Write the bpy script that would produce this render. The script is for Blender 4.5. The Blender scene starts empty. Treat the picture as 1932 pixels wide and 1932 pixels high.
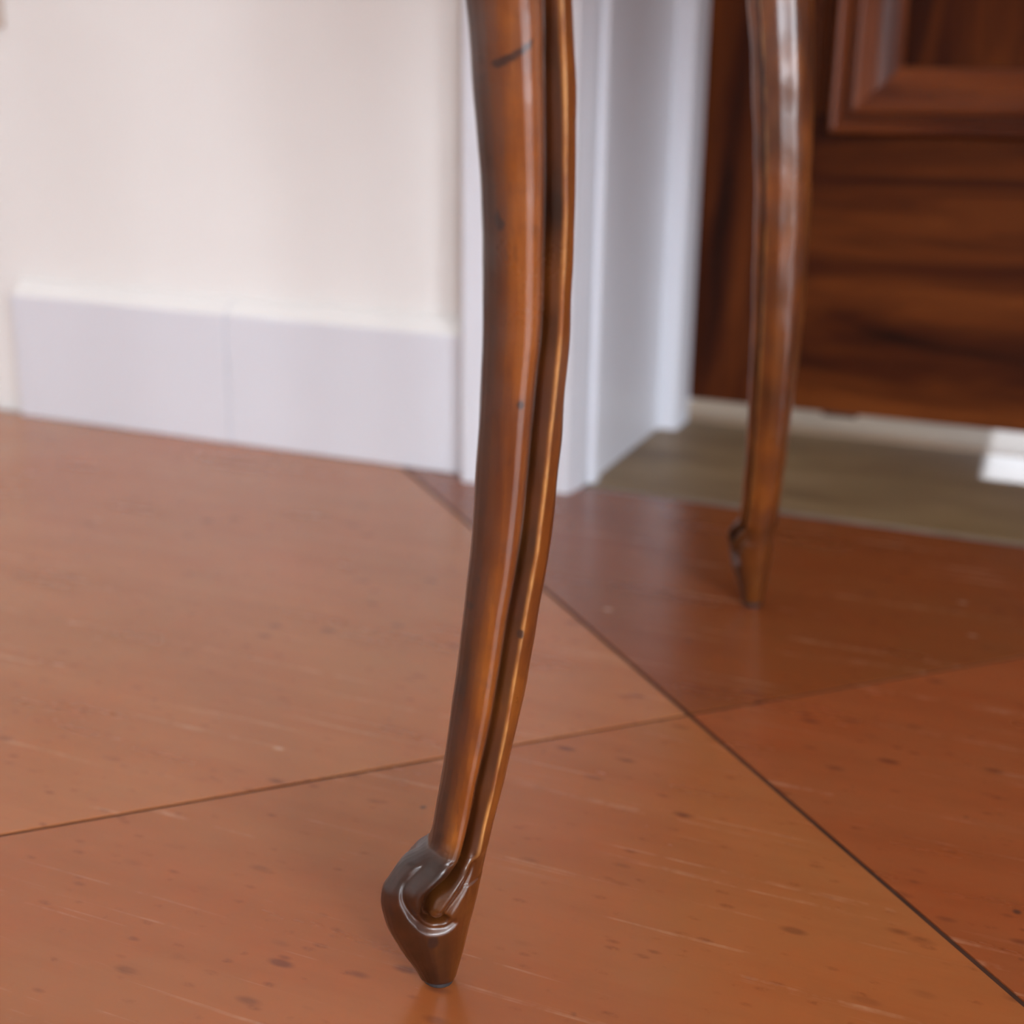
import bpy, bmesh, math, random
from mathutils import Vector, Matrix, noise

# ---------------------------------------------------------------- camera, world, light
scene = bpy.context.scene
COL = scene.collection
CAM_H = 0.36
F_PX, PITCH, ROLL, YAW = 2612.98, 0.312415, 0.0142487, 0.399769


def make_camera():
    cp, sp = math.cos(PITCH), math.sin(PITCH)
    fwd = Vector((-math.sin(YAW) * cp, math.cos(YAW) * cp, -sp))
    rt = Vector((math.cos(YAW), math.sin(YAW), 0))
    up = rt.cross(fwd)
    rt2 = math.cos(ROLL) * rt + math.sin(ROLL) * up
    up2 = -math.sin(ROLL) * rt + math.cos(ROLL) * up
    cam = bpy.data.cameras.new('camera')
    ob = bpy.data.objects.new('camera', cam)
    COL.objects.link(ob)
    m = Matrix((rt2, up2, -fwd)).transposed().to_4x4()
    m.translation = (0, 0, CAM_H)
    ob.matrix_world = m
    cam.sensor_width = 36
    cam.lens = F_PX / 1932 * 36
    cam.clip_start = 0.02
    cam.dof.use_dof = True
    cam.dof.focus_distance = 0.57
    cam.dof.aperture_fstop = 5.6
    scene.camera = ob


make_camera()

world = bpy.data.worlds.new('world')
scene.world = world
world.use_nodes = True
world.node_tree.nodes['Background'].inputs[0].default_value = (0.62, 0.76, 1.0, 1)
world.node_tree.nodes['Background'].inputs[1].default_value = 1.0


def area_light(name, loc, target, sx, sy, power, col):
    l = bpy.data.lights.new(name, 'AREA')
    l.shape = 'RECTANGLE'
    l.size, l.size_y = sx, sy
    l.energy = power
    l.color = col
    o = bpy.data.objects.new(name, l)
    COL.objects.link(o)
    o.location = loc
    o.rotation_euler = (Vector(target) - Vector(loc)).to_track_quat('-Z', 'Y').to_euler()
    return o


# daylight entering the two windows behind the photographer
area_light('window_daylight', (2.40, -3.46, 1.40), (2.40, 0, 1.40), 1.0, 1.6, 78, (0.88, 0.93, 1.0))
area_light('side_window_daylight', (3.26, -2.3, 1.40), (0, -2.3, 1.40), 1.2, 1.6, 100, (0.88, 0.93, 1.0))

sun = bpy.data.lights.new('sun', 'SUN')
sun.energy = 0.45
sun.angle = 0.01
sun.color = (0.9, 0.93, 1.0)
sun_ob = bpy.data.objects.new('sun', sun)
COL.objects.link(sun_ob)
sun_ob.rotation_euler = Vector((0.03, -1, -0.165)).to_track_quat('-Z', 'Y').to_euler()

vs = scene.view_settings
vs.view_transform = 'Standard'
vs.look = 'None'
vs.gamma = 1
vs.use_curve_mapping = False
vs.exposure = 1.10
scene.cycles.max_bounces = 6
scene.cycles.diffuse_bounces = 4
scene.cycles.glossy_bounces = 3
scene.cycles.caustics_reflective = False
scene.cycles.caustics_refractive = False
scene.cycles.use_adaptive_sampling = True
scene.cycles.adaptive_threshold = 0.02
scene.cycles.use_denoising = True


# ---------------------------------------------------------------- material helpers
def srgb(r, g, b):
    def c(v):
        v /= 255
        return v / 12.92 if v <= 0.04045 else ((v + 0.055) / 1.055) ** 2.4
    return (c(r), c(g), c(b), 1)


class NT:
    def __init__(self, name):
        self.m = bpy.data.materials.new(name)
        self.m.use_nodes = True
        self.t = self.m.node_tree
        self.b = self.t.nodes['Principled BSDF']

    def n(self, kind, **kw):
        nd = self.t.nodes.new(kind)
        for k, v in kw.items():
            if k.startswith('i_'):
                nd.inputs[k[2:].replace('_', ' ')].default_value = v
            else:
                setattr(nd, k, v)
        return nd

    def l(self, a, b):
        self.t.links.new(a, b)

    def coord(self, scale=(1, 1, 1), rot=(0, 0, 0), out='Object'):
        tc = self.n('ShaderNodeTexCoord')
        mp = self.n('ShaderNodeMapping')
        mp.inputs['Scale'].default_value = scale
        mp.inputs['Rotation'].default_value = rot
        self.l(tc.outputs[out], mp.inputs[0])
        return mp.outputs[0]

    def world_coord(self, scale=(1, 1, 1), rot=(0, 0, 0)):
        g = self.n('ShaderNodeNewGeometry')
        mp = self.n('ShaderNodeMapping')
        mp.inputs['Scale'].default_value = scale
        mp.inputs['Rotation'].default_value = rot
        self.l(g.outputs['Position'], mp.inputs[0])
        return mp.outputs[0]

    def noise(self, vec, scale, detail=4, rough=0.55, dist=0.0):
        nd = self.n('ShaderNodeTexNoise')
        nd.inputs['Scale'].default_value = scale
        nd.inputs['Detail'].default_value = detail
        nd.inputs['Roughness'].default_value = rough
        nd.inputs['Distortion'].default_value = dist
        self.l(vec, nd.inputs['Vector'])
        return nd.outputs[0]

    def ramp(self, fac, stops):
        nd = self.n('ShaderNodeValToRGB')
        cr = nd.color_ramp
        while len(cr.elements) < len(stops):
            cr.elements.new(0.5)
        for e, (p, c) in zip(cr.elements, stops):
            e.position = p
            e.color = c if len(c) == 4 else (*c, 1)
        self.l(fac, nd.inputs[0])
        return nd.outputs[0]

    def mix(self, fac, a, b, mode='MIX'):
        nd = self.n('ShaderNodeMix', data_type='RGBA', blend_type=mode)
        for s, v in ((nd.inputs[0], fac), (nd.inputs[6], a), (nd.inputs[7], b)):
            if hasattr(v, 'is_linked'):
                self.l(v, s)
            else:
                s.default_value = v
        return nd.outputs[2]

    def math(self, op, a, b=None):
        nd = self.n('ShaderNodeMath', operation=op)
        for s, v in zip(nd.inputs, (a, b)):
            if v is None:
                continue
            if hasattr(v, 'is_linked'):
                self.l(v, s)
            else:
                s.default_value = v
        return nd.outputs[0]

    def bump(self, h, strength=0.1, dist=0.001):
        nd = self.n('ShaderNodeBump')
        nd.inputs['Strength'].default_value = strength
        nd.inputs['Distance'].default_value = dist
        self.l(h, nd.inputs['Height'])
        self.l(nd.outputs[0], self.b.inputs['Normal'])

    def attr(self, name):
        nd = self.n('ShaderNodeAttribute')
        nd.attribute_name = name
        return nd.outputs['Fac']

    def base(self, c):
        if hasattr(c, 'is_linked'):
            self.l(c, self.b.inputs['Base Color'])
        else:
            self.b.inputs['Base Color'].default_value = c

    def set(self, **kw):
        for k, v in kw.items():
            s = self.b.inputs[k.replace('_', ' ')]
            if hasattr(v, 'is_linked'):
                self.l(v, s)
            else:
                s.default_value = v


BW = lambda a, b: [(a, (0, 0, 0)), (b, (1, 1, 1))]


def mat_paint(name, col, rough=0.5, var=0.03, bump=0.05, spec=0.4):
    t = NT(name)
    v = t.world_coord()
    n = t.noise(v, 3, 3)
    t.base(t.mix(t.ramp(n, BW(0.3, 0.7)), tuple(c * (1 - var) for c in col[:3]) + (1,), tuple(min(1, c * (1 + var)) for c in col[:3]) + (1,)))
    t.set(Roughness=rough, Specular_IOR_Level=spec)
    t.bump(t.noise(v, 140, 3), bump, 0.0006)
    return t.m


M_WALL = mat_paint('cream_wall_paint', (0.78, 0.765, 0.74, 1), 0.75, 0.02, 0.12)
M_TRIM = mat_paint('white_trim_paint', (0.675, 0.69, 0.74, 1), 0.35, 0.015, 0.03)
M_CEIL = mat_paint('ceiling_paint', (0.82, 0.80, 0.77, 1), 0.8)
M_OUT = mat_paint('outside_render', (0.5, 0.49, 0.47, 1), 0.8)


def mat_tile():
    t = NT('waxed_terracotta')
    w = t.world_coord()
    oi = t.n('ShaderNodeObjectInfo')
    off = t.n('ShaderNodeVectorMath', operation='SCALE')
    cmb = t.n('ShaderNodeCombineXYZ')
    t.l(oi.outputs['Random'], cmb.inputs[2])
    t.l(cmb.outputs[0], off.inputs[0])
    off.inputs['Scale'].default_value = 7.0
    add = t.n('ShaderNodeVectorMath', operation='ADD')
    t.l(w, add.inputs[0])
    t.l(off.outputs[0], add.inputs[1])
    v = add.outputs[0]
    st = t.n('ShaderNodeMapping')
    st.inputs['Scale'].default_value = (0.16, 1, 1)
    st.inputs['Rotation'].default_value = (0, 0, math.radians(-3))
    t.l(v, st.inputs[0])
    sv = st.outputs[0]
    base = oi.outputs['Color']
    n1 = t.noise(v, 5.5, 4, 0.6, 0.3)
    c = t.mix(t.math('MULTIPLY', t.ramp(n1, BW(0.35, 0.7)), 0.55), base, t.mix(1.0, base, (1.12, 0.80, 0.62, 1), 'MULTIPLY'))
    n2 = t.noise(sv, 26, 5, 0.65)
    c = t.mix(t.math('MULTIPLY', t.ramp(n2, BW(0.42, 0.72)), 0.5), c, t.mix(1.0, c, (0.78, 0.66, 0.58, 1), 'MULTIPLY'))
    n2b = t.noise(v, 60, 4, 0.7)
    c = t.mix(t.math('MULTIPLY', t.ramp(n2b, BW(0.4, 0.75)), 0.3), c, t.mix(1.0, c, (1.25, 0.95, 0.8, 1), 'MULTIPLY'))
    # dark red flecks, a little stretched along the drag marks
    st2 = t.n('ShaderNodeMapping')
    st2.inputs['Scale'].default_value = (0.42, 1, 1)
    t.l(v, st2.inputs[0])
    vor = t.n('ShaderNodeTexVoronoi')
    vor.inputs['Scale'].default_value = 62
    t.l(st2.outputs[0], vor.inputs['Vector'])
    fl = t.math('MULTIPLY', t.ramp(vor.outputs['Distance'], [(0.09, (1, 1, 1)), (0.2, (0, 0, 0))]),
                t.ramp(t.noise(v, 14, 3), BW(0.46, 0.60)))
    c = t.mix(t.math('MULTIPLY', fl, 0.6), c, (0.10, 0.025, 0.014, 1))
    vf = t.n('ShaderNodeTexVoronoi')
    vf.inputs['Scale'].default_value = 150
    t.l(st2.outputs[0], vf.inputs['Vector'])
    fl2 = t.math('MULTIPLY', t.ramp(vf.outputs['Distance'], [(0.12, (1, 1, 1)), (0.3, (0, 0, 0))]), t.ramp(n2b, BW(0.48, 0.62)))
    c = t.mix(t.math('MULTIPLY', fl2, 0.45), c, (0.12, 0.030, 0.014, 1))
    # blackish specks
    vor2 = t.n('ShaderNodeTexVoronoi')
    vor2.inputs['Scale'].default_value = 34
    t.l(v, vor2.inputs['Vector'])
    sp = t.math('MULTIPLY', t.ramp(vor2.outputs['Distance'], [(0.035, (1, 1, 1)), (0.085, (0, 0, 0))]),
                t.ramp(t.noise(v, 23, 2), BW(0.54, 0.6)))
    c = t.mix(t.math('MULTIPLY', sp, 0.75), c, (0.035, 0.022, 0.018, 1))
    # pale drag scratches
    st3 = t.n('ShaderNodeMapping')
    st3.inputs['Scale'].default_value = (0.022, 1, 1)
    st3.inputs['Rotation'].default_value = (0, 0, math.radians(-4))
    t.l(v, st3.inputs[0])
    n3 = t.noise(st3.outputs[0], 150, 4, 0.65, 0.05)
    brk = t.ramp(t.noise(v, 30, 4, 0.7), BW(0.42, 0.66))
    sc = t.math('MULTIPLY', t.ramp(n3, BW(0.60, 0.66)), brk)
    c = t.mix(t.math('MULTIPLY', sc, 0.36), c, (0.62, 0.36, 0.22, 1))
    # chalky chips
    vor3 = t.n('ShaderNodeTexVoronoi')
    vor3.inputs['Scale'].default_value = 48
    t.l(st2.outputs[0], vor3.inputs['Vector'])
    ch = t.math('MULTIPLY', t.ramp(vor3.outputs['Distance'], [(0.05, (1, 1, 1)), (0.11, (0, 0, 0))]),
                t.ramp(t.noise(v, 19, 2), BW(0.6, 0.66)))
    c = t.mix(t.math('MULTIPLY', ch, 0.5), c, (0.75, 0.52, 0.38, 1))
    t.base(c)
    t.set(Roughness=t.math('ADD', t.math('MULTIPLY', n2, 0.16), 0.17), Specular_IOR_Level=0.5)
    h = t.math('ADD', t.math('MULTIPLY', t.noise(v, 9, 3), 1.0), t.math('MULTIPLY', n2, 0.12))
    t.bump(h, 0.22, 0.0022)
    return t.m


M_TILE = mat_tile()


def mat_simple(name, col, rough=0.6, scale=40, var=0.25, **kw):
    t = NT(name)
    v = t.world_coord()
    n = t.noise(v, scale, 4)
    t.base(t.mix(t.ramp(n, BW(0.3, 0.7)), tuple(c * (1 - var) for c in col[:3]) + (1,), tuple(c * (1 + var) for c in col[:3]) + (1,)))
    t.set(Roughness=rough, **kw)
    t.bump(n, 0.15, 0.001)
    return t.m


M_GROUT = mat_simple('dark_joint_filler', (0.060, 0.026, 0.016, 1), 0.9, Specular_IOR_Level=0.1)
M_GREYGROUT = mat_simple('grey_joint_filler', (0.20, 0.165, 0.145, 1), 0.75)
M_SILL = mat_simple('pale_stone_sill', (0.52, 0.35, 0.21, 1), 0.6, 12, 0.1)
M_GLIDE = mat_simple('blackened_glide', (0.028, 0.025, 0.026, 1), 0.45, 200)
M_RUBBER = mat_simple('brown_draught_strip', (0.035, 0.014, 0.010, 1), 0.7)
M_FITTING = mat_simple('beige_fitting', (0.55, 0.46, 0.40, 1), 0.4, 20, 0.05)
M_FITDARK = mat_simple('olive_socket', (0.10, 0.08, 0.05, 1), 0.5)


def mat_threshold():
    t = NT('olive_stone_threshold')
    v = t.world_coord((0.35, 1, 1), (0, 0, math.radians(-38)))
    n = t.noise(v, 22, 5, 0.6)
    n2 = t.noise(t.world_coord(), 5, 3)
    c = t.ramp(n, [(0.3, (0.17, 0.105, 0.045)), (0.55, (0.25, 0.165, 0.078)), (0.75, (0.33, 0.225, 0.12))])
    c = t.mix(t.math('MULTIPLY', t.ramp(n2, BW(0.35, 0.65)), 0.4), c, (0.16, 0.10, 0.06, 1))
    t.base(c)
    t.set(Roughness=0.5, Specular_IOR_Level=0.35)
    t.bump(n, 0.12, 0.001)
    return t.m


M_THRESH = mat_threshold()


def mat_door(name, axis, spec=0.12, rough=0.42, k=1.0):
    # axis: direction the grain runs, 'x', 'z' or 'd' (diagonal flame figure)
    t = NT(name)
    sc, rot = {'x': ((0.7, 5, 5), (0, math.radians(-11), 0)), 'z': ((6, 6, 0.6), (0, 0, 0)),
               'd': ((5, 5, 0.7), (0, math.radians(-28), 0))}[axis]
    v = t.coord(sc, rot)
    d = t.noise(v, 1.6, 2, 0.5)
    ad = t.n('ShaderNodeVectorMath', operation='ADD')
    t.l(v, ad.inputs[0])
    cm = t.n('ShaderNodeCombineXYZ')
    for i in range(3):
        t.l(t.math('MULTIPLY', d, 0.9), cm.inputs[i])
    t.l(cm.outputs[0], ad.inputs[1])
    n = t.noise(ad.outputs[0], 3.2, 4, 0.6, 0.3)
    c = t.ramp(n, [(p_, tuple(k * q_ for q_ in c_)) for p_, c_ in ((0.30, (0.014, 0.003, 0.001)), (0.43, (0.052, 0.010, 0.0022)), (0.58, (0.112, 0.026, 0.0045)), (0.75, (0.185, 0.048, 0.009)))])
    n2 = t.noise(ad.outputs[0], 26, 4, 0.7)
    c = t.mix(t.math('MULTIPLY', t.ramp(n2, BW(0.42, 0.7)), 0.35), c, t.mix(1.0, c, (0.5, 0.45, 0.45, 1), 'MULTIPLY'))
    t.base(c)
    t.set(Roughness=rough, Specular_IOR_Level=spec)
    t.bump(n2, 0.08, 0.0006)
    return t.m


M_DOORX, M_DOORZ, M_DOORD = mat_door('walnut_grain_across', 'x'), mat_door('walnut_grain_upright', 'z'), mat_door('walnut_grain_figured', 'd')
M_MOULDX, M_MOULDZ = mat_door('polished_moulding_across', 'x', 0.26, 0.36, 1.7), mat_door('polished_moulding_upright', 'z', 0.26, 0.36, 1.7)


def mat_leg():
    t = NT('antique_polished_walnut')
    v = t.coord((1, 1, 0.12))
    iso = t.coord()
    n = t.noise(v, 75, 5, 0.6, 0.2)
    c = t.ramp(n, [(0.28, (0.095, 0.021, 0.0035)), (0.5, (0.185, 0.049, 0.007)), (0.72, (0.265, 0.082, 0.012))])
    blot = t.noise(iso, 30, 4, 0.65)
    c = t.mix(t.math('MULTIPLY', t.ramp(blot, BW(0.44, 0.68)), 0.62), c, (0.075, 0.020, 0.008, 1))
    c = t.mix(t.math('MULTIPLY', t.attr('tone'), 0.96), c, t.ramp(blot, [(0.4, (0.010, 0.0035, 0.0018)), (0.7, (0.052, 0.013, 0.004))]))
    wear = t.math('MULTIPLY', t.attr('wear'), t.ramp(t.noise(t.coord((1, 1, 0.35)), 150, 3), BW(0.36, 0.6)))
    c = t.mix(t.math('MULTIPLY', wear, 0.8), c, (0.50, 0.235, 0.065, 1))
    edge = t.noise(iso, 260, 4, 0.7)
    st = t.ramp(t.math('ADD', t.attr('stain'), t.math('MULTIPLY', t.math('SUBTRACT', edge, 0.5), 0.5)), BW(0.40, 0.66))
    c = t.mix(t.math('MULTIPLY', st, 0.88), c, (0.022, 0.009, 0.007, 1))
    pores = t.ramp(t.noise(t.coord((1, 1, 0.3)), 420, 2), BW(0.62, 0.74))
    c = t.mix(t.math('MULTIPLY', pores, 0.35), c, (0.05, 0.014, 0.006, 1))
    t.base(c)
    t.set(Roughness=t.math('ADD', t.math('MULTIPLY', blot, 0.16), 0.22), Specular_IOR_Level=0.5,
          Coat_Weight=0.25, Coat_Roughness=0.22)
    h = t.math('ADD', t.math('MULTIPLY', t.noise(iso, 55, 3), 1.0), t.math('MULTIPLY', edge, 0.10))
    t.bump(h, 0.22, 0.0016)
    return t.m


M_LEG = mat_leg()


# ---------------------------------------------------------------- mesh helpers
def link(name, me, mat, parent=None, smooth=False):
    o = bpy.data.objects.new(name, me)
    COL.objects.link(o)
    if mat and not me.materials:
        me.materials.append(mat)
    if parent:
        o.parent = parent
    if smooth:
        for p in me.polygons:
            p.use_smooth = True
    return o


def mesh(name, vs_, fs):
    me = bpy.data.meshes.new(name)
    me.from_pydata([tuple(v) for v in vs_], [], fs)
    bm = bmesh.new()
    bm.from_mesh(me)
    bmesh.ops.recalc_face_normals(bm, faces=bm.faces)
    bm.to_mesh(me)
    bm.free()
    return me


def box(bm, x0, x1, y0, y1, z0, z1):
    r = bmesh.ops.create_cube(bm, size=1)
    for v in r['verts']:
        v.co = Vector((x0 + (v.co.x + .5) * (x1 - x0), y0 + (v.co.y + .5) * (y1 - y0), z0 + (v.co.z + .5) * (z1 - z0)))


def boxes(name, lst, mat, parent=None, bevel=0.0, seg=2):
    bm = bmesh.new()
    for b in lst:
        box(bm, *b)
    if bevel:
        bmesh.ops.bevel(bm, geom=list(bm.edges), offset=bevel, segments=seg, profile=0.5, affect='EDGES')
    me = bpy.data.meshes.new(name)
    bm.to_mesh(me)
    bm.free()
    return link(name, me, mat, parent)


def prism(name, poly, axis, a, b, mat, parent=None, bevel=0.0):
    """extrude 2D polygon along axis 'x' (poly = y,z) or 'z' (poly = x,y)"""
    n = len(poly)
    if axis == 'x':
        vv = [(a, p, q) for p, q in poly] + [(b, p, q) for p, q in poly]
    else:
        vv = [(p, q, a) for p, q in poly] + [(p, q, b) for p, q in poly]
    fs = [list(range(n)), list(range(n, 2 * n))] + [[i, (i + 1) % n, n + (i + 1) % n, n + i] for i in range(n)]
    me = mesh(name, vv, fs)
    if bevel:
        bm = bmesh.new()
        bm.from_mesh(me)
        bmesh.ops.bevel(bm, geom=list(bm.edges), offset=bevel, segments=2, profile=0.5, affect='EDGES')
        bm.to_mesh(me)
        bm.free()
    return link(name, me, mat, parent)


def tag(o, label=None, cat=None, kind=None, group=None):
    if label:
        o['label'] = label
    if cat:
        o['category'] = cat
    if kind:
        o['kind'] = kind
    if group:
        o['group'] = group
    return o


# ---------------------------------------------------------------- room shell
WY = 1.1277            # face of the wall with the doorway
WB = 1.62              # its outer face
X0, X1, Y0 = -2.4, 3.2, -3.4
DX0, DX1, DH = -0.412, 0.452, 2.08
TH = 0.12

floor = tag(boxes('floor', [(X0, X1, Y0, 1.1215, -0.10, -0.0007)], M_GROUT), 'terracotta tiled floor laid diagonally', 'floor', 'structure')

wb = boxes('wall_back', [(X0, DX0, WY, WB, -0.1, 2.6), (DX1, X1, WY, WB, -0.1, 2.6), (DX0, DX1, WY, WB, DH, 2.6)], M_WALL)
tag(wb, 'cream painted wall with the doorway', 'wall', 'structure')
tag(boxes('wall_left', [(X0 - TH, X0, Y0, WB, -0.1, 2.6)], M_WALL), 'cream painted side wall', 'wall', 'structure')
# wall with side window
tag(boxes('wall_right', [(X1, X1 + TH, Y0, -2.9, -0.1, 2.6), (X1, X1 + TH, -1.7, WB, -0.1, 2.6),
                         (X1, X1 + TH, -2.9, -1.7, -0.1, 0.60), (X1, X1 + TH, -2.9, -1.7, 2.20, 2.6)], M_WALL),
    'cream wall with a side window', 'wall', 'structure')
tag(boxes('wall_front', [(X0 - TH, 1.9, Y0 - TH, Y0, -0.1, 2.6), (2.9, X1 + TH, Y0 - TH, Y0, -0.1, 2.6),
                         (1.9, 2.9, Y0 - TH, Y0, -0.1, 0.60), (1.9, 2.9, Y0 - TH, Y0, 2.20, 2.6)], M_WALL),
    'cream wall with a window behind the photographer', 'wall', 'structure')
tag(boxes('ceiling', [(X0 - TH, X1 + TH, Y0 - TH, WB, 2.6, 2.72)], M_CEIL), 'plain off-white ceiling', 'ceiling', 'structure')


def window(name, horizontal, label):
    o = bpy.data.objects.new(name, None)
    COL.objects.link(o)
    tag(o, label, 'window', 'structure')

    def bar(nm, a0, a1, z0, z1, d=0.05):
        if horizontal:
            b = (a0, a1, Y0 - 0.05, Y0 - 0.05 + d, z0, z1)
        else:
            b = (X1, X1 + d, a0, a1, z0, z1)
        boxes(nm, [b], M_TRIM, o, 0.003)
    a0, a1 = (1.9, 2.9) if horizontal else (-2.9, -1.7)
    bar('frame_stile', a0, a0 + .06, .60, 2.20)
    bar('frame_stile', a1 - .06, a1, .60, 2.20)
    bar('frame_rail', a0 + .06, a1 - .06, .60, .66)
    bar('frame_rail', a0 + .06, a1 - .06, 2.14, 2.20)
    bar('mullion', (a0 + a1) / 2 - .025, (a0 + a1) / 2 + .025, .66, 2.14, .045)
    bar('glazing_bar', a0 + .06, (a0 + a1) / 2 - .025, 1.35, 1.38, .03)
    bar('glazing_bar', (a0 + a1) / 2 + .025, a1 - .06, 1.35, 1.38, .03)


window('window_1', True, 'white casement window behind the photographer')
window('window_2', False, 'white casement window in the side wall')

# ---- tiles, laid at 45 degrees, cut along the room's edges
T = 0.92
GAP = 0.0030
CX, CY = -0.189, 0.7174
U45, V45 = Vector((1, 1)) / math.sqrt(2), Vector((-1, 1)) / math.sqrt(2)


def clip(poly, nx, ny, d):
    out = []
    for i in range(len(poly)):
        a, b = poly[i], poly[(i + 1) % len(poly)]
        da, db = a[0] * nx + a[1] * ny - d, b[0] * nx + b[1] * ny - d
        if da <= 0:
            out.append(a)
        if da * db < 0:
            s = da / (da - db)
            out.append((a[0] + s * (b[0] - a[0]), a[1] + s * (b[1] - a[1])))
    return out


TCOL = {(-1, 0): (0.375, 0.150, 0.056), (0, 0): (0.215, 0.067, 0.020), (0, -1): (0.29, 0.088, 0.030), (-1, -1): (0.335, 0.117, 0.037)}
rnd = random.Random(4)
YT = 1.1195
for i in range(-5, 6):
    for j in range(-5, 6):
        lo, hi = GAP / 2, T - GAP / 2
        poly = []
        for s, t in ((lo, lo), (hi, lo), (hi, hi), (lo, hi)):
            p = Vector((CX, CY)) + U45 * (i * T + s) + V45 * (j * T + t)
            poly.append((p.x, p.y))
        for pl in ((-1, 0, -X0), (1, 0, X1), (0, -1, -Y0), (0, 1, YT)):
            if poly:
                poly = clip(poly, *pl)
        if len(poly) < 3:
            continue
        ar = abs(sum(poly[k][0] * poly[(k + 1) % len(poly)][1] - poly[(k + 1) % len(poly)][0] * poly[k][1] for k in range(len(poly)))) / 2
        if ar < 0.0006:
            continue
        cx = sum(p[0] for p in poly) / len(poly)
        cy = sum(p[1] for p in poly) / len(poly)
        loc = [(p[0] - cx, p[1] - cy) for p in poly]
        near = (i, j) in TCOL
        o = prism('tile', loc, 'z', -0.02, 0.0, M_TILE, floor)
        o.location = (cx, cy, 0)
        k = 0.9 + 0.2 * rnd.random()
        col = TCOL.get((i, j), (0.29 * k, 0.115 * k, 0.056 * k))
        o.color = (*col, 1)

# ---- doorway: threshold, sill, frame, casing, door
thr = boxes('trim_1', [(DX0, DX1, 1.132, 1.4075, -0.05, -0.0005)], M_THRESH, None)
tag(thr, 'olive brown stone threshold in the doorway', 'threshold', 'structure')
jt = boxes('joint', [(-0.43, DX1 + .02, 1.1198, 1.1318, -0.03, -0.0012)], M_GREYGROUT, thr)
jt['label'] = 'grey filled joint at the edge of the threshold'
tag(boxes('trim_2', [(DX0, DX1, 1.4078, 1.75, -0.05, 0.0)], M_SILL), 'pale stone sill under the door', 'sill', 'structure')


def casing(name, x_in, x_out, label):
    s = 1 if x_out > x_in else -1      # casing grows from x_in (opening side) to x_out
    w = abs(x_out - x_in)
    prof = [(0, WY + 0.0075), (0, 1.112), (0.0025, 1.1075), (0.0025, 1.1005), (0.005, 1.0955), (0.010, 1.0945), (w - 0.012, 1.0905), (w - 0.003, 1.0905), (w, 1.0935), (w, WY)]
    poly = [(x_in + s * a, b) for a, b in prof]
    o = prism(name, poly, 'z', 0.0, DH + 0.1, M_TRIM)
    return tag(o, label, 'door casing', 'structure')


casing('trim_3', -0.4055, -0.5130, 'white painted door casing beside the cream wall')
casing('trim_4', 0.4455, 0.5530, 'white painted door casing on the far side of the doorway')
tag(boxes('trim_5', [(-0.4055, 0.4455, 1.0905, WY, DH - 0.02, DH + 0.09)], M_TRIM), 'white painted casing over the doorway', 'door casing', 'structure')


def jamb(name, s, label):
    # s=+1: frame on the left side of the opening, looking into it
    edge = DX0 if s > 0 else DX1

    def X(d):
        return edge + s * d
    poly = [(X(0), 1.1345), (X(0.0105), 1.1345), (X(0.0125), 1.137), (X(0.0125), 1.150), (X(0.0075), 1.156), (X(0.0035), 1.353), (X(0.0215), 1.3545), (X(0.0235), 1.357), (X(0.0235), 1.399), (X(0.0), 1.399), (X(0.0), 1.50)]
    poly = poly[:-1]
    o = prism(name, poly, 'z', 0.0, DH, M_TRIM)
    return tag(o, label, 'door jamb', 'structure')


jamb('trim_6', 1, 'white painted door jamb and stop left of the door')
jamb('trim_7', -1, 'white painted door jamb and stop on the far side of the doorway')

# door leaf
door = bpy.data.objects.new('door_1', None)
COL.objects.link(door)
door.location = (0, 1.4095, 0)
tag(door, 'brown figured wood panelled door at the back of the doorway', 'door', 'structure')
DB, DT = 0.0225, 2.06
L0, L1 = -0.409, 0.449
S0, S1 = -0.2815, 0.3215
DTk = 0.042


def dbox(nm, x0, x1, z0, z1, m, y0=0.0, y1=DTk, bev=0.0015):
    return boxes(nm, [(x0, x1, y0, y1, z0, z1)], m, door, bev)


dbox('panel_frame', S0 - 0.001, S0 + 0.03, 0.25, DT - 0.05, M_DOORZ, 0.006)
dbox('panel_frame', S1 - 0.03, S1 + 0.001, 0.25, DT - 0.05, M_DOORZ, 0.006)
dbox('stile', L0, S0 - 0.0012, DB, DT, M_DOORZ)
dbox('stile', S1 + 0.0012, L1, DB, DT, M_DOORZ)
RAILS = [(DB, 0.318, 'bottom_rail'), (0.93, 1.13, 'lock_rail'), (1.93, DT, 'top_rail')]
for z0, z1, nm in RAILS:
    dbox(nm, S0, S1, z0, z1, M_DOORX, 0.0012)
bx = boxes('draught_strip', [(-0.2498, -0.2144, 0.002, 0.035, 0.0185, 0.0228)], M_RUBBER, door, 0.001)
bx['label'] = 'dark scrap of draught strip under the door'


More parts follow.
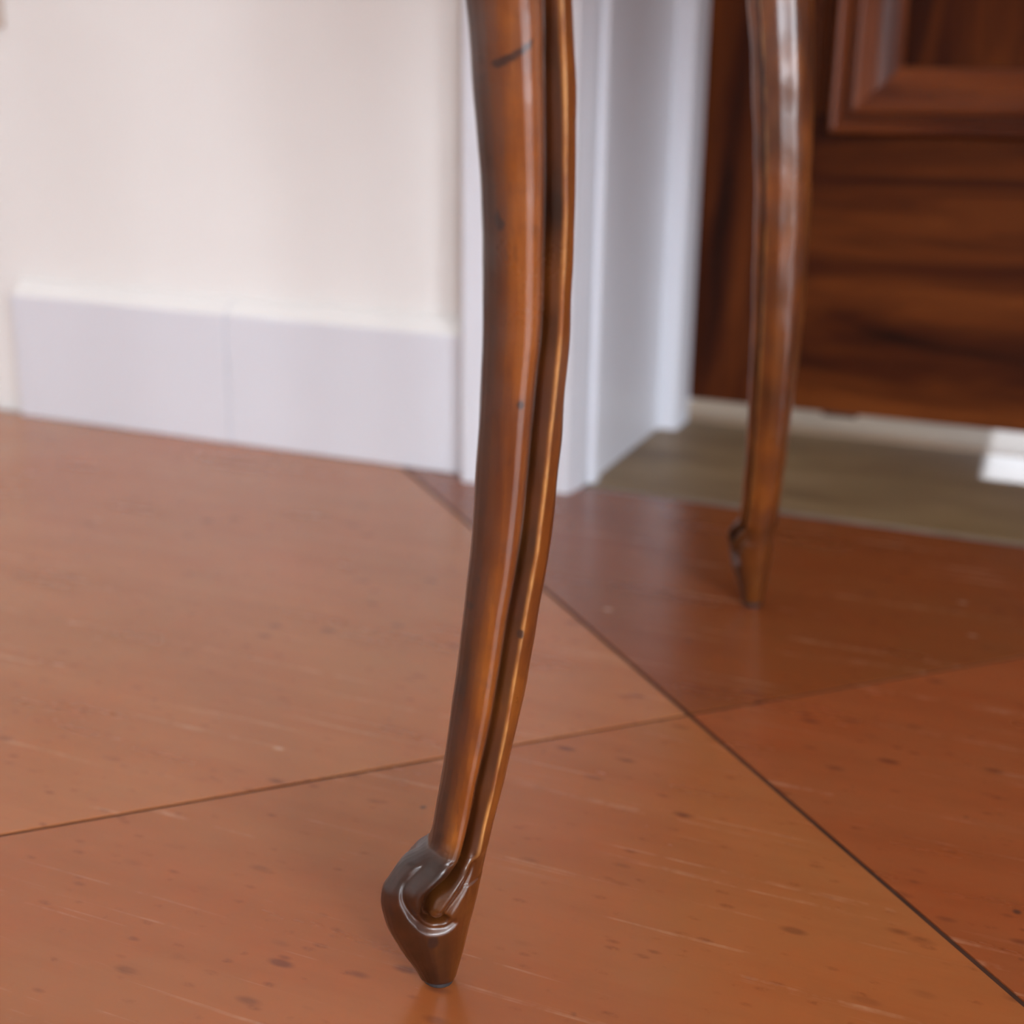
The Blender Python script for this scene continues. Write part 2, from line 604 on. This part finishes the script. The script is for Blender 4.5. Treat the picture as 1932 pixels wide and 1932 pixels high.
def moulding(x0, x1, z0, z1):
    """bolection moulding, four mitred lengths, d = distance inward, h = height towards the room"""
    prof = [(0.0, -0.002), (0.0, 0.010), (0.0015, 0.0145), (0.004, 0.0158), (0.007, 0.0145), (0.0125, 0.0095), (0.0135, 0.0050), (0.0185, 0.0045), (0.0200, 0.0120), (0.0225, 0.0140),
            (0.026, 0.0130), (0.034, 0.0075), (0.0395, 0.0040), (0.0405, 0.0005), (0.047, -0.0020), (0.056, -0.0040), (0.0620, -0.0045), (0.0630, -0.0135), (0.0630, -0.020)]
    cs = [((x0, z0), (x1, z0)), ((x1, z0), (x1, z1)), ((x1, z1), (x0, z1)), ((x0, z1), (x0, z0))]
    inn = {(x0, z0): (1, 1), (x1, z0): (-1, 1), (x1, z1): (-1, -1), (x0, z1): (1, -1)}
    for k, (a, b) in enumerate(cs):
        vv = []
        for c in (a, b):
            sx, sz = inn[c]
            for d, h in prof:
                vv.append((c[0] + sx * d, -h, c[1] + sz * d))
        n = len(prof)
        fs = [[q, q + 1, n + q + 1, n + q] for q in range(n - 1)]
        fs += [[n - 1, 0, n, 2 * n - 1], list(range(n)), list(range(n, 2 * n))]
        o = link('panel_moulding', mesh('panel_moulding', vv, fs), M_MOULDX if k % 2 == 0 else M_MOULDZ, door)
    pn = boxes('panel', [(x0 + 0.060, x1 - 0.060, 0.0135, 0.030, z0 + 0.060, z1 - 0.060)], M_DOORD, door)


moulding(-0.2650, 0.3050, 0.3005, 0.945)
moulding(-0.2650, 0.3050, 1.115, 1.945)

# paving outside, seen only through the gap under the door
tag(boxes('outside_ground', [(-3, 3, 1.7505, 6, -0.12, -0.02)], M_OUT), 'sunlit paving outside the door', 'ground', 'structure')
tag(boxes('sun_block_wall', [(-2.5, -0.115, 2.35, 2.5, -0.0199, 2.4)], M_OUT), 'unseen wall added outside the door to cut the sun patch', 'wall', 'structure')  # out of view; added to block the sun left of the bright patch

# ---- baseboard in two boards, chamfered top
base = bpy.data.objects.new('baseboard_back', None)
COL.objects.link(base)
tag(base, 'tall white baseboard with a sloping top along the cream wall', 'baseboard', 'structure')


def board(x0, x1, dy=0.0):
    poly = [(WY - 0.0002, 0.0006), (1.1077 + dy, 0.0006), (1.1077 + dy, 0.1270), (1.1083 + dy, 0.1285), (WY - 0.005, 0.1405), (WY - 0.0002, 0.1420)]
    o = prism('board', poly, 'x', x0, x1, M_TRIM, base, 0.0006)
    o.data.materials.append(M_WALL)
    for f in o.data.polygons:
        if f.normal.z > 0.5:
            f.material_index = 1


board(-1.032, -0.7712)
board(-0.7702, -0.5165, 0.0008)
bb2 = bpy.data.objects.new('baseboard_right', None)
COL.objects.link(bb2)
tag(bb2, 'white baseboard on the far side of the doorway', 'baseboard', 'structure')
o = prism('board', [(WY - 0.0002, 0.0006), (1.1077, 0.0006), (1.1077, 0.1285), (WY - 0.005, 0.1405), (WY - 0.0002, 0.142)], 'x', 0.556, X1 - 0.001, M_TRIM, bb2)

# ---------------------------------------------------------------- small wall fitting, upper left corner
fit = bpy.data.objects.new('wall_fitting', None)
COL.objects.link(fit)
fit.location = (-1.068, WY, 0.388)
tag(fit, 'small beige fitting on the wall in the upper left corner', 'wall fitting')
boxes('plate', [(-0.045, 0.045, -0.006, -0.0002, 0, 0.09)], M_FITTING, fit, 0.002)
boxes('socket', [(-0.024, 0.032, -0.0085, -0.006, 0.018, 0.074)], M_FITDARK, fit, 0.002)


# ---------------------------------------------------------------- the table with carved cabriole legs
def interp(knots, x):
    """monotone-ish cubic (Catmull-Rom) through (x, y) knots with ascending x"""
    if x <= knots[0][0]:
        return knots[0][1]
    if x >= knots[-1][0]:
        return knots[-1][1]
    for k in range(len(knots) - 1):
        if knots[k][0] <= x <= knots[k + 1][0]:
            break
    xa, ya = knots[k]
    xb, yb = knots[k + 1]
    h = xb - xa
    d = (yb - ya) / h

    def slope(i):
        if i == 0 or i == len(knots) - 1:
            return d
        a = (knots[i][1] - knots[i - 1][1]) / (knots[i][0] - knots[i - 1][0])
        b = (knots[i + 1][1] - knots[i][1]) / (knots[i + 1][0] - knots[i][0])
        if a * b <= 0:
            return 0.0
        return 2 * a * b / (a + b)
    ma, mb = slope(k), slope(k + 1)
    t = (x - xa) / h
    return (2 * t ** 3 - 3 * t ** 2 + 1) * ya + (t ** 3 - 2 * t ** 2 + t) * h * ma + (-2 * t ** 3 + 3 * t ** 2) * yb + (t ** 3 - t ** 2) * h * mb


# u: outwards along the table's diagonal; z: height
U_OUT = [(0.0, 0.0062), (0.0045, 0.0081), (0.019, 0.0158), (0.0328, 0.0218), (0.0428, 0.0232), (0.0476, 0.0227), (0.053, 0.0198), (0.0592, 0.0143), (0.0612, 0.0088),
         (0.0635, 0.0036), (0.0722, 0.0015), (0.0973, -0.0029), (0.1351, -0.0081), (0.1632, -0.0114), (0.1947, -0.0144), (0.2353, -0.0166), (0.274, -0.018),
         (0.3111, -0.0173), (0.3465, -0.0144), (0.3801, -0.011), (0.45, 0.002), (0.52, 0.018), (0.57, 0.024), (0.61, 0.020), (0.70, 0.018)]
U_IN = [(0.0, -0.0070), (0.0202, -0.0123), (0.0466, -0.0179), (0.0653, -0.0223), (0.0929, -0.0287), (0.1266, -0.036), (0.1596, -0.0409), (0.1915, -0.0457), (0.2329, -0.0489),
        (0.2725, -0.051), (0.3104, -0.0515), (0.3466, -0.0509), (0.3811, -0.0485), (0.45, -0.044), (0.52, -0.040), (0.57, -0.038), (0.70, -0.036)]
C_HALF = [(0.0, 0.0062), (0.02, 0.0098), (0.04, 0.0128), (0.058, 0.0126), (0.075, 0.0122), (0.11, 0.0128), (0.16, 0.0142), (0.22, 0.0158), (0.30, 0.0168), (0.38, 0.0185), (0.5, 0.025), (0.57, 0.027), (0.70, 0.027)]
# half section, inner corner to rounded nose; the arris sits at 0.285 and the groove at 0.445 of the depth
SEC_LEG = [(0.0, 0.0), (0.012, 0.06), (0.115, 0.285), (0.262, 0.466), (0.272, 0.480), (0.285, 0.484), (0.335, 0.445), (0.395, 0.395), (0.445, 0.355), (0.468, 0.395), (0.51, 0.442), (0.57, 0.482), (0.63, 0.496),
           (0.70, 0.482), (0.78, 0.428), (0.86, 0.340), (0.93, 0.230), (0.98, 0.105), (1.0, 0.0)]
SEC_FOOT = [(0.0, 0.0), (0.012, 0.10), (0.085, 0.265), (0.18, 0.40), (0.20, 0.425), (0.24, 0.452), (0.30, 0.480), (0.36, 0.492), (0.42, 0.50), (0.47, 0.50), (0.52, 0.495), (0.58, 0.485), (0.64, 0.468),
            (0.72, 0.428), (0.80, 0.365), (0.88, 0.28), (0.945, 0.18), (0.985, 0.09), (1.0, 0.0)]
P_ARRIS = [(0.06, 0.34), (0.08, 0.34), (0.14, 0.36), (0.21, 0.33), (0.30, 0.285), (0.38, 0.285), (0.7, 0.285)]
GROOVE = [(-0.0338, 0.3803), (-0.0354, 0.3369), (-0.0361, 0.3143), (-0.0361, 0.2977), (-0.036, 0.2741), (-0.0343, 0.2528), (-0.0327, 0.2311), (-0.0309, 0.2057), (-0.0284, 0.1827), (-0.0248, 0.1601),
          (-0.0215, 0.1352), (-0.0179, 0.1128), (-0.0136, 0.0928), (-0.0113, 0.0787), (-0.0075, 0.0632), (-0.0024, 0.0554), (0.0052, 0.049), (0.0082, 0.0430), (0.0080, 0.0390), (0.0050, 0.0365), (0.0005, 0.0366)]
GROOVE_UP = [(-0.0338, 0.3803), (-0.030, 0.43), (-0.022, 0.52), (-0.018, 0.60)]
RIB_L = [(0.0083, 0.0663), (0.0065, 0.0614), (0.0105, 0.0575), (0.0151, 0.0521), (0.0160, 0.0473), (0.0145, 0.0426), (0.0110, 0.0370), (0.0068, 0.0330), (0.0008, 0.0325), (-0.0030, 0.0345)]
RIB_MID = [(0.000, 0.066), (0.0020, 0.0600), (0.0075, 0.0545), (0.0120, 0.0500), (0.0125, 0.0450), (0.0110, 0.0405)]
LOBE = [(-0.0118, 0.064), (-0.0103, 0.0555), (-0.0060, 0.0480), (-0.0012, 0.0420), (0.0008, 0.0385)]
LOBE_MID = [(-0.0060, 0.0560), (-0.0010, 0.0490), (0.0035, 0.0430)]


def smooth_path(pts, n=6):
    out = []
    P = [Vector(p) for p in pts]
    for i in range(len(P) - 1):
        p0, p1, p2, p3 = P[max(i - 1, 0)], P[i], P[i + 1], P[min(i + 2, len(P) - 1)]
        for k in range(n):
            t = k / n
            out.append(0.5 * ((2 * p1) + (-p0 + p2) * t + (2 * p0 - 5 * p1 + 4 * p2 - p3) * t * t + (-p0 + 3 * p1 - 3 * p2 + p3) * t ** 3))
    out.append(P[-1])
    return out


class Path:
    def __init__(self, pts):
        self.p = smooth_path(pts)
        self.zmin = min(q.y for q in self.p) - 0.012
        self.zmax = max(q.y for q in self.p) + 0.012

    def dist(self, u, z):
        if z < self.zmin or z > self.zmax:
            return 1.0, 0.0
        best, bt = 1.0, 0.0
        n = len(self.p) - 1
        for i in range(n):
            ax, ay = self.p[i]
            bx_, by = self.p[i + 1]
            if abs((ay + by) / 2 - z) > 0.03 and abs(ay - by) < 0.03:
                continue
            dx, dy = bx_ - ax, by - ay
            L = dx * dx + dy * dy
            t = max(0, min(1, ((u - ax) * dx + (z - ay) * dy) / L)) if L else 0
            d = math.hypot(u - ax - t * dx, z - ay - t * dy)
            if d < best:
                best, bt = d, (i + t) / n
        return best, bt


P_GROOVE, P_UP, P_RIBL, P_RIBM, P_LOBE, P_LOBM = Path(GROOVE), Path(GROOVE_UP), Path(RIB_L), Path(RIB_MID), Path(LOBE), Path(LOBE_MID)


def sec_half(z):
    w = max(0.0, min(1.0, (z - 0.050) / 0.022))
    w = w * w * (3 - 2 * w)
    return [(a[0] * (1 - w) + b[0] * w, a[1] * (1 - w) + b[1] * w) for a, b in zip(SEC_FOOT, SEC_LEG)]


def resample(poly, n):
    # n points from the inner corner to the outer nose, denser mid-way by arc length
    ls = [0.0]
    for a, b in zip(poly, poly[1:]):
        ls.append(ls[-1] + math.hypot(b[0] - a[0], b[1] - a[1]))
    out = []
    k = 0
    for i in range(n):
        s = ls[-1] * i / (n - 1)
        while k < len(ls) - 2 and ls[k + 1] < s:
            k += 1
        t = (s - ls[k]) / (ls[k + 1] - ls[k])
        out.append((poly[k][0] + t * (poly[k + 1][0] - poly[k][0]), poly[k][1] + t * (poly[k + 1][1] - poly[k][1])))
    return out


G_UZ = sorted([(z, u) for u, z in GROOVE[:15]] + [(z, u) for u, z in GROOVE_UP[1:]])


def warp(p, pa, pg):
    if p < 0.285:
        return p * pa / 0.285
    if p < 0.445:
        return pa + (p - 0.285) * (pg - pa) / 0.16
    return pg + (p - 0.445) * (1 - pg) / 0.555


def g(d, s):
    return math.exp(-(d / s) ** 2)


# blemishes of the near leg: (kind, data, radius)
SCRATCH = Path([(-0.0180, 0.3602), (-0.0218, 0.3625), (-0.0255, 0.3652), (-0.0276, 0.367)])
SPOTS = [(-0.0205, 0.3078, .0016), (-0.0198, 0.3106, .0011), (-0.0265, 0.2452, .0016), (-0.0289, 0.156, .0016), (-0.0105, 0.1784, .0018), (-0.0120, 0.1656, .0012),
         (-0.0065, 0.1382, .0026), (-0.0069, 0.1327, .0030), (-0.0056, 0.1274, .0024), (-0.0044, 0.1208, .0022), (-0.0026, 0.1132, .0016), (-0.0012, 0.1044, .0016), (0.0004, 0.0955, .0018),
         (0.0052, 0.0268, .0028)]


def build_leg(name, N, rows_foot, rows_leg, lean=None, marks=False, base_tone=0.0):
    zs = [0.0028 + (0.094 - 0.0028) * i / rows_foot for i in range(rows_foot)] + [0.094 + (0.40 - 0.094) * i / rows_leg for i in range(rows_leg)] + \
         [0.40 + 0.30 * i / 24 for i in range(25)]
    verts, stain, wear, tone = [], [], [], []
    M = 2 * (N - 1)
    for z in zs:
        uo, ui, c = interp(U_OUT, z), interp(U_IN, z), interp(C_HALF, z)
        D = uo - ui
        pa = interp(P_ARRIS, z)
        pg = 0.445 if z < 0.062 else (interp(G_UZ, z) - ui) / D
        half = resample([(warp(a, pa, pg) if z > 0.05 else a, b) for a, b in sec_half(z)], N)
        ring = half + [(p, -q) for p, q in reversed(half[1:-1])]
        for p, q in ring:
            u, v = ui + p * D, q * 2 * c
            s = 1 if v > 0 else -1
            dv, st, we = 0.0, 0.0, 0.0
            # how much the surface looks sideways (carving lives on the two sides)
            side = min(1.0, max(0.0, abs(q) / 0.30 - 0.25))
            if side > 0:
                d, t = P_GROOVE.dist(u, z)
                if z > 0.375:
                    d = min(d, P_UP.dist(u, z)[0])
                low = max(0.0, min(1.0, (0.085 - z) / 0.03))
                dv -= (0.0020 + 0.0042 * low) * g(d, 0.0011 + 0.0003 * low)
                if z < 0.09:
                    d2, t2 = P_RIBL.dist(u, z)
                    f2 = min(1, t2 * 6) * (1 - 0.4 * t2)
                    dv -= 0.0024 * f2 * g(d2, 0.0015)
                    d3, t3 = P_RIBM.dist(u, z)
                    dv += 0.0026 * g(d3, 0.0026) * math.sin(math.pi * min(1, 0.15 + t3 * 0.85))
                    d4, t4 = P_LOBE.dist(u, z)
                    dv -= 0.0014 * min(1, t4 * 4 + .2) * g(d4, 0.0013)
                    d5, t5 = P_LOBM.dist(u, z)
                    dv += 0.0022 * g(d5, 0.0022)
                    # scooped crescent at the end of the scroll
                    dv -= 0.0016 * g(math.hypot((u - 0.0040), (z - 0.0352) * 1.6), 0.0040)
            if 0.055 < z:
                arr = pa
                we = max(we, g(abs(p - arr) * D, 0.0007) * (1 if abs(q) > 0.3 else 0))
            we *= min(1, max(0, (z - 0.055) / 0.02))
            if marks and v > 0:
                ds, ts = SCRATCH.dist(u, z)
                st = max(st, g(ds, 0.0012 + 0.0006 * (1 - ts)))
                for (su, sz, sr) in SPOTS:
                    st = max(st, 0.95 * g(math.hypot((u - su), (z - sz) * 0.7), sr))
            # darker along the rounded outer edge and on the foot
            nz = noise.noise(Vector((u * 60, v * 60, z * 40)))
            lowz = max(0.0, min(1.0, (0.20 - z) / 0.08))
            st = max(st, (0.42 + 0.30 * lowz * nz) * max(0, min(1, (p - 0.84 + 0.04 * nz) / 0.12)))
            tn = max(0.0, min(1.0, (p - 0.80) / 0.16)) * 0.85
            # dark glaze beside the groove, deepened to paint in the moulded edge's shade
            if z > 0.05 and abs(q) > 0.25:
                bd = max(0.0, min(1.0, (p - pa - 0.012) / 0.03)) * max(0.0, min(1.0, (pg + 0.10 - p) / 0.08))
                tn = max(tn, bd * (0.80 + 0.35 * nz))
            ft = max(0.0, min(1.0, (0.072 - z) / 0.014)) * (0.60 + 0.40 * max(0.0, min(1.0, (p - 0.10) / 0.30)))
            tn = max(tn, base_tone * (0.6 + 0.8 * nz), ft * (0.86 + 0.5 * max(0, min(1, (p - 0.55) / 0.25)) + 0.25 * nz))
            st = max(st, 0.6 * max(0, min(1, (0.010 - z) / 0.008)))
            v2 = v + s * dv * side
            # hand-cut unevenness
            e = 0.00035 * noise.noise(Vector((u * 90 + 3, v * 90, z * 55)))
            k = 1 + e / 0.012
            um = (uo + ui) / 2
            uu, vv = um + (u - um) * k, v2 * k
            if lean:
                uu += lean[0] * lean[2](z)
                vv += lean[1] * lean[2](z)
            verts.append((uu, vv, z))
            stain.append(st)
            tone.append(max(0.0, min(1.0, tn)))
            wear.append(we)
    R = len(zs)
    faces = []
    for r in range(R - 1):
        for k in range(M):
            faces.append((r * M + k, r * M + (k + 1) % M, (r + 1) * M + (k + 1) % M, (r + 1) * M + k))
    faces.append(tuple(range(M - 1, -1, -1)))
    faces.append(tuple((R - 1) * M + k for k in range(M)))
    me = bpy.data.meshes.new(name)
    me.from_pydata(verts, [], faces)
    for nm, dat in (('stain', stain), ('wear', wear), ('tone', tone)):
        a = me.attributes.new(nm, 'FLOAT', 'POINT')
        a.data.foreach_set('value', dat)
    me.polygons.foreach_set('use_smooth', [True] * len(me.polygons))
    me.materials.append(M_LEG)
    me.update()
    return me


def glide_mesh():
    # thin blackened pad under the foot, same outline as the foot's underside
    uo, ui, c = U_OUT[0][1] - 0.0004, U_IN[0][1] + 0.0004, C_HALF[0][1] - 0.0003
    half = resample(SEC_FOOT, 12)
    ring = half + [(p, -q) for p, q in reversed(half[1:-1])]
    M = len(ring)
    vv = []
    for z, k in ((0.0001, 0.90), (0.0007, 1.0), (0.0029, 1.02)):
        for p, q in ring:
            um = (uo + ui) / 2
            vv.append((um + (ui + p * (uo - ui) - um) * k, q * 2 * c * k, z))
    fs = [[r * M + k, r * M + (k + 1) % M, (r + 1) * M + (k + 1) % M, (r + 1) * M + k] for r in range(2) for k in range(M)]
    fs += [list(range(M - 1, -1, -1)), [2 * M + k for k in range(M)]]
    return mesh('glide', vv, fs)


TW = 0.98                                # spacing of the legs along the wall
P1, P2 = Vector((-0.2141, 0.4352, 0)), Vector((-0.1979, 0.9050, 0))
side = (P2 - P1).normalized()            # along the table's short side
along = Vector((side.y, -side.x, 0))     # along its long side, away from the near leg
table = bpy.data.objects.new('table', None)
COL.objects.link(table)
table.location = P1
table.rotation_euler = (0, 0, math.atan2(along.y, along.x))
tag(table, 'antique brown wooden table on slender carved cabriole legs with scrolled feet', 'table')
DEPTH = (P2 - P1).length


def bell(z):
    if z < 0.40:
        return z
    return max(0.0, 0.40 * (1 - (z - 0.40) / 0.25))


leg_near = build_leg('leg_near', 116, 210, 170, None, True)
# the second leg leans a few centimetres sideways as it rises
hd2 = Vector((-1, 1, 0)).normalized()    # outward diagonal in table space
rot2 = math.atan2(hd2.y, hd2.x)
lean_w = Vector((-math.sin(math.radians(77.7)), -math.cos(math.radians(77.7)), 0)) * 0.058
ang = table.rotation_euler.z + rot2
lu = lean_w.x * math.cos(ang) + lean_w.y * math.sin(ang)
lv = -lean_w.x * math.sin(ang) + lean_w.y * math.cos(ang)
leg_far = build_leg('leg_far', 56, 110, 110, (lu, lv, bell), False, 0.65)
leg_plain = build_leg('leg_plain', 40, 60, 60, None, False)
GL = glide_mesh()
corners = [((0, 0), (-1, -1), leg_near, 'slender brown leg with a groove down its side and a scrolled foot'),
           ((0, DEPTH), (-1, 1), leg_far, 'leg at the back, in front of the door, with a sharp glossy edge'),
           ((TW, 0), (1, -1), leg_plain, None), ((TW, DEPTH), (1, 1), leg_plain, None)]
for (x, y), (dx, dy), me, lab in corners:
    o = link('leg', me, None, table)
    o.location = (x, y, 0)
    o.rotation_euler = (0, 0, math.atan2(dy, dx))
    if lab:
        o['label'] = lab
    gl = link('glide', GL, M_GLIDE, o)
    gl['label'] = 'thin blackened pad under the foot'
IN = 0.012                               # apron set a little inside the foot positions


def apron(x0, x1, y0, y1):
    boxes('apron', [(x0, x1, y0, y1, 0.585, 0.6995)], M_DOORX, table, 0.003)


apron(0.035, TW - 0.035, IN, IN + 0.02)
apron(0.035, TW - 0.035, DEPTH - IN - 0.02, DEPTH - IN)
apron(IN, IN + 0.02, 0.035, DEPTH - 0.035)
apron(TW - IN - 0.02, TW - IN, 0.035, DEPTH - 0.035)
boxes('tabletop', [(-0.05, TW + 0.05, -0.05, DEPTH + 0.05, 0.70, 0.724)], M_DOORX, table, 0.006, 3)
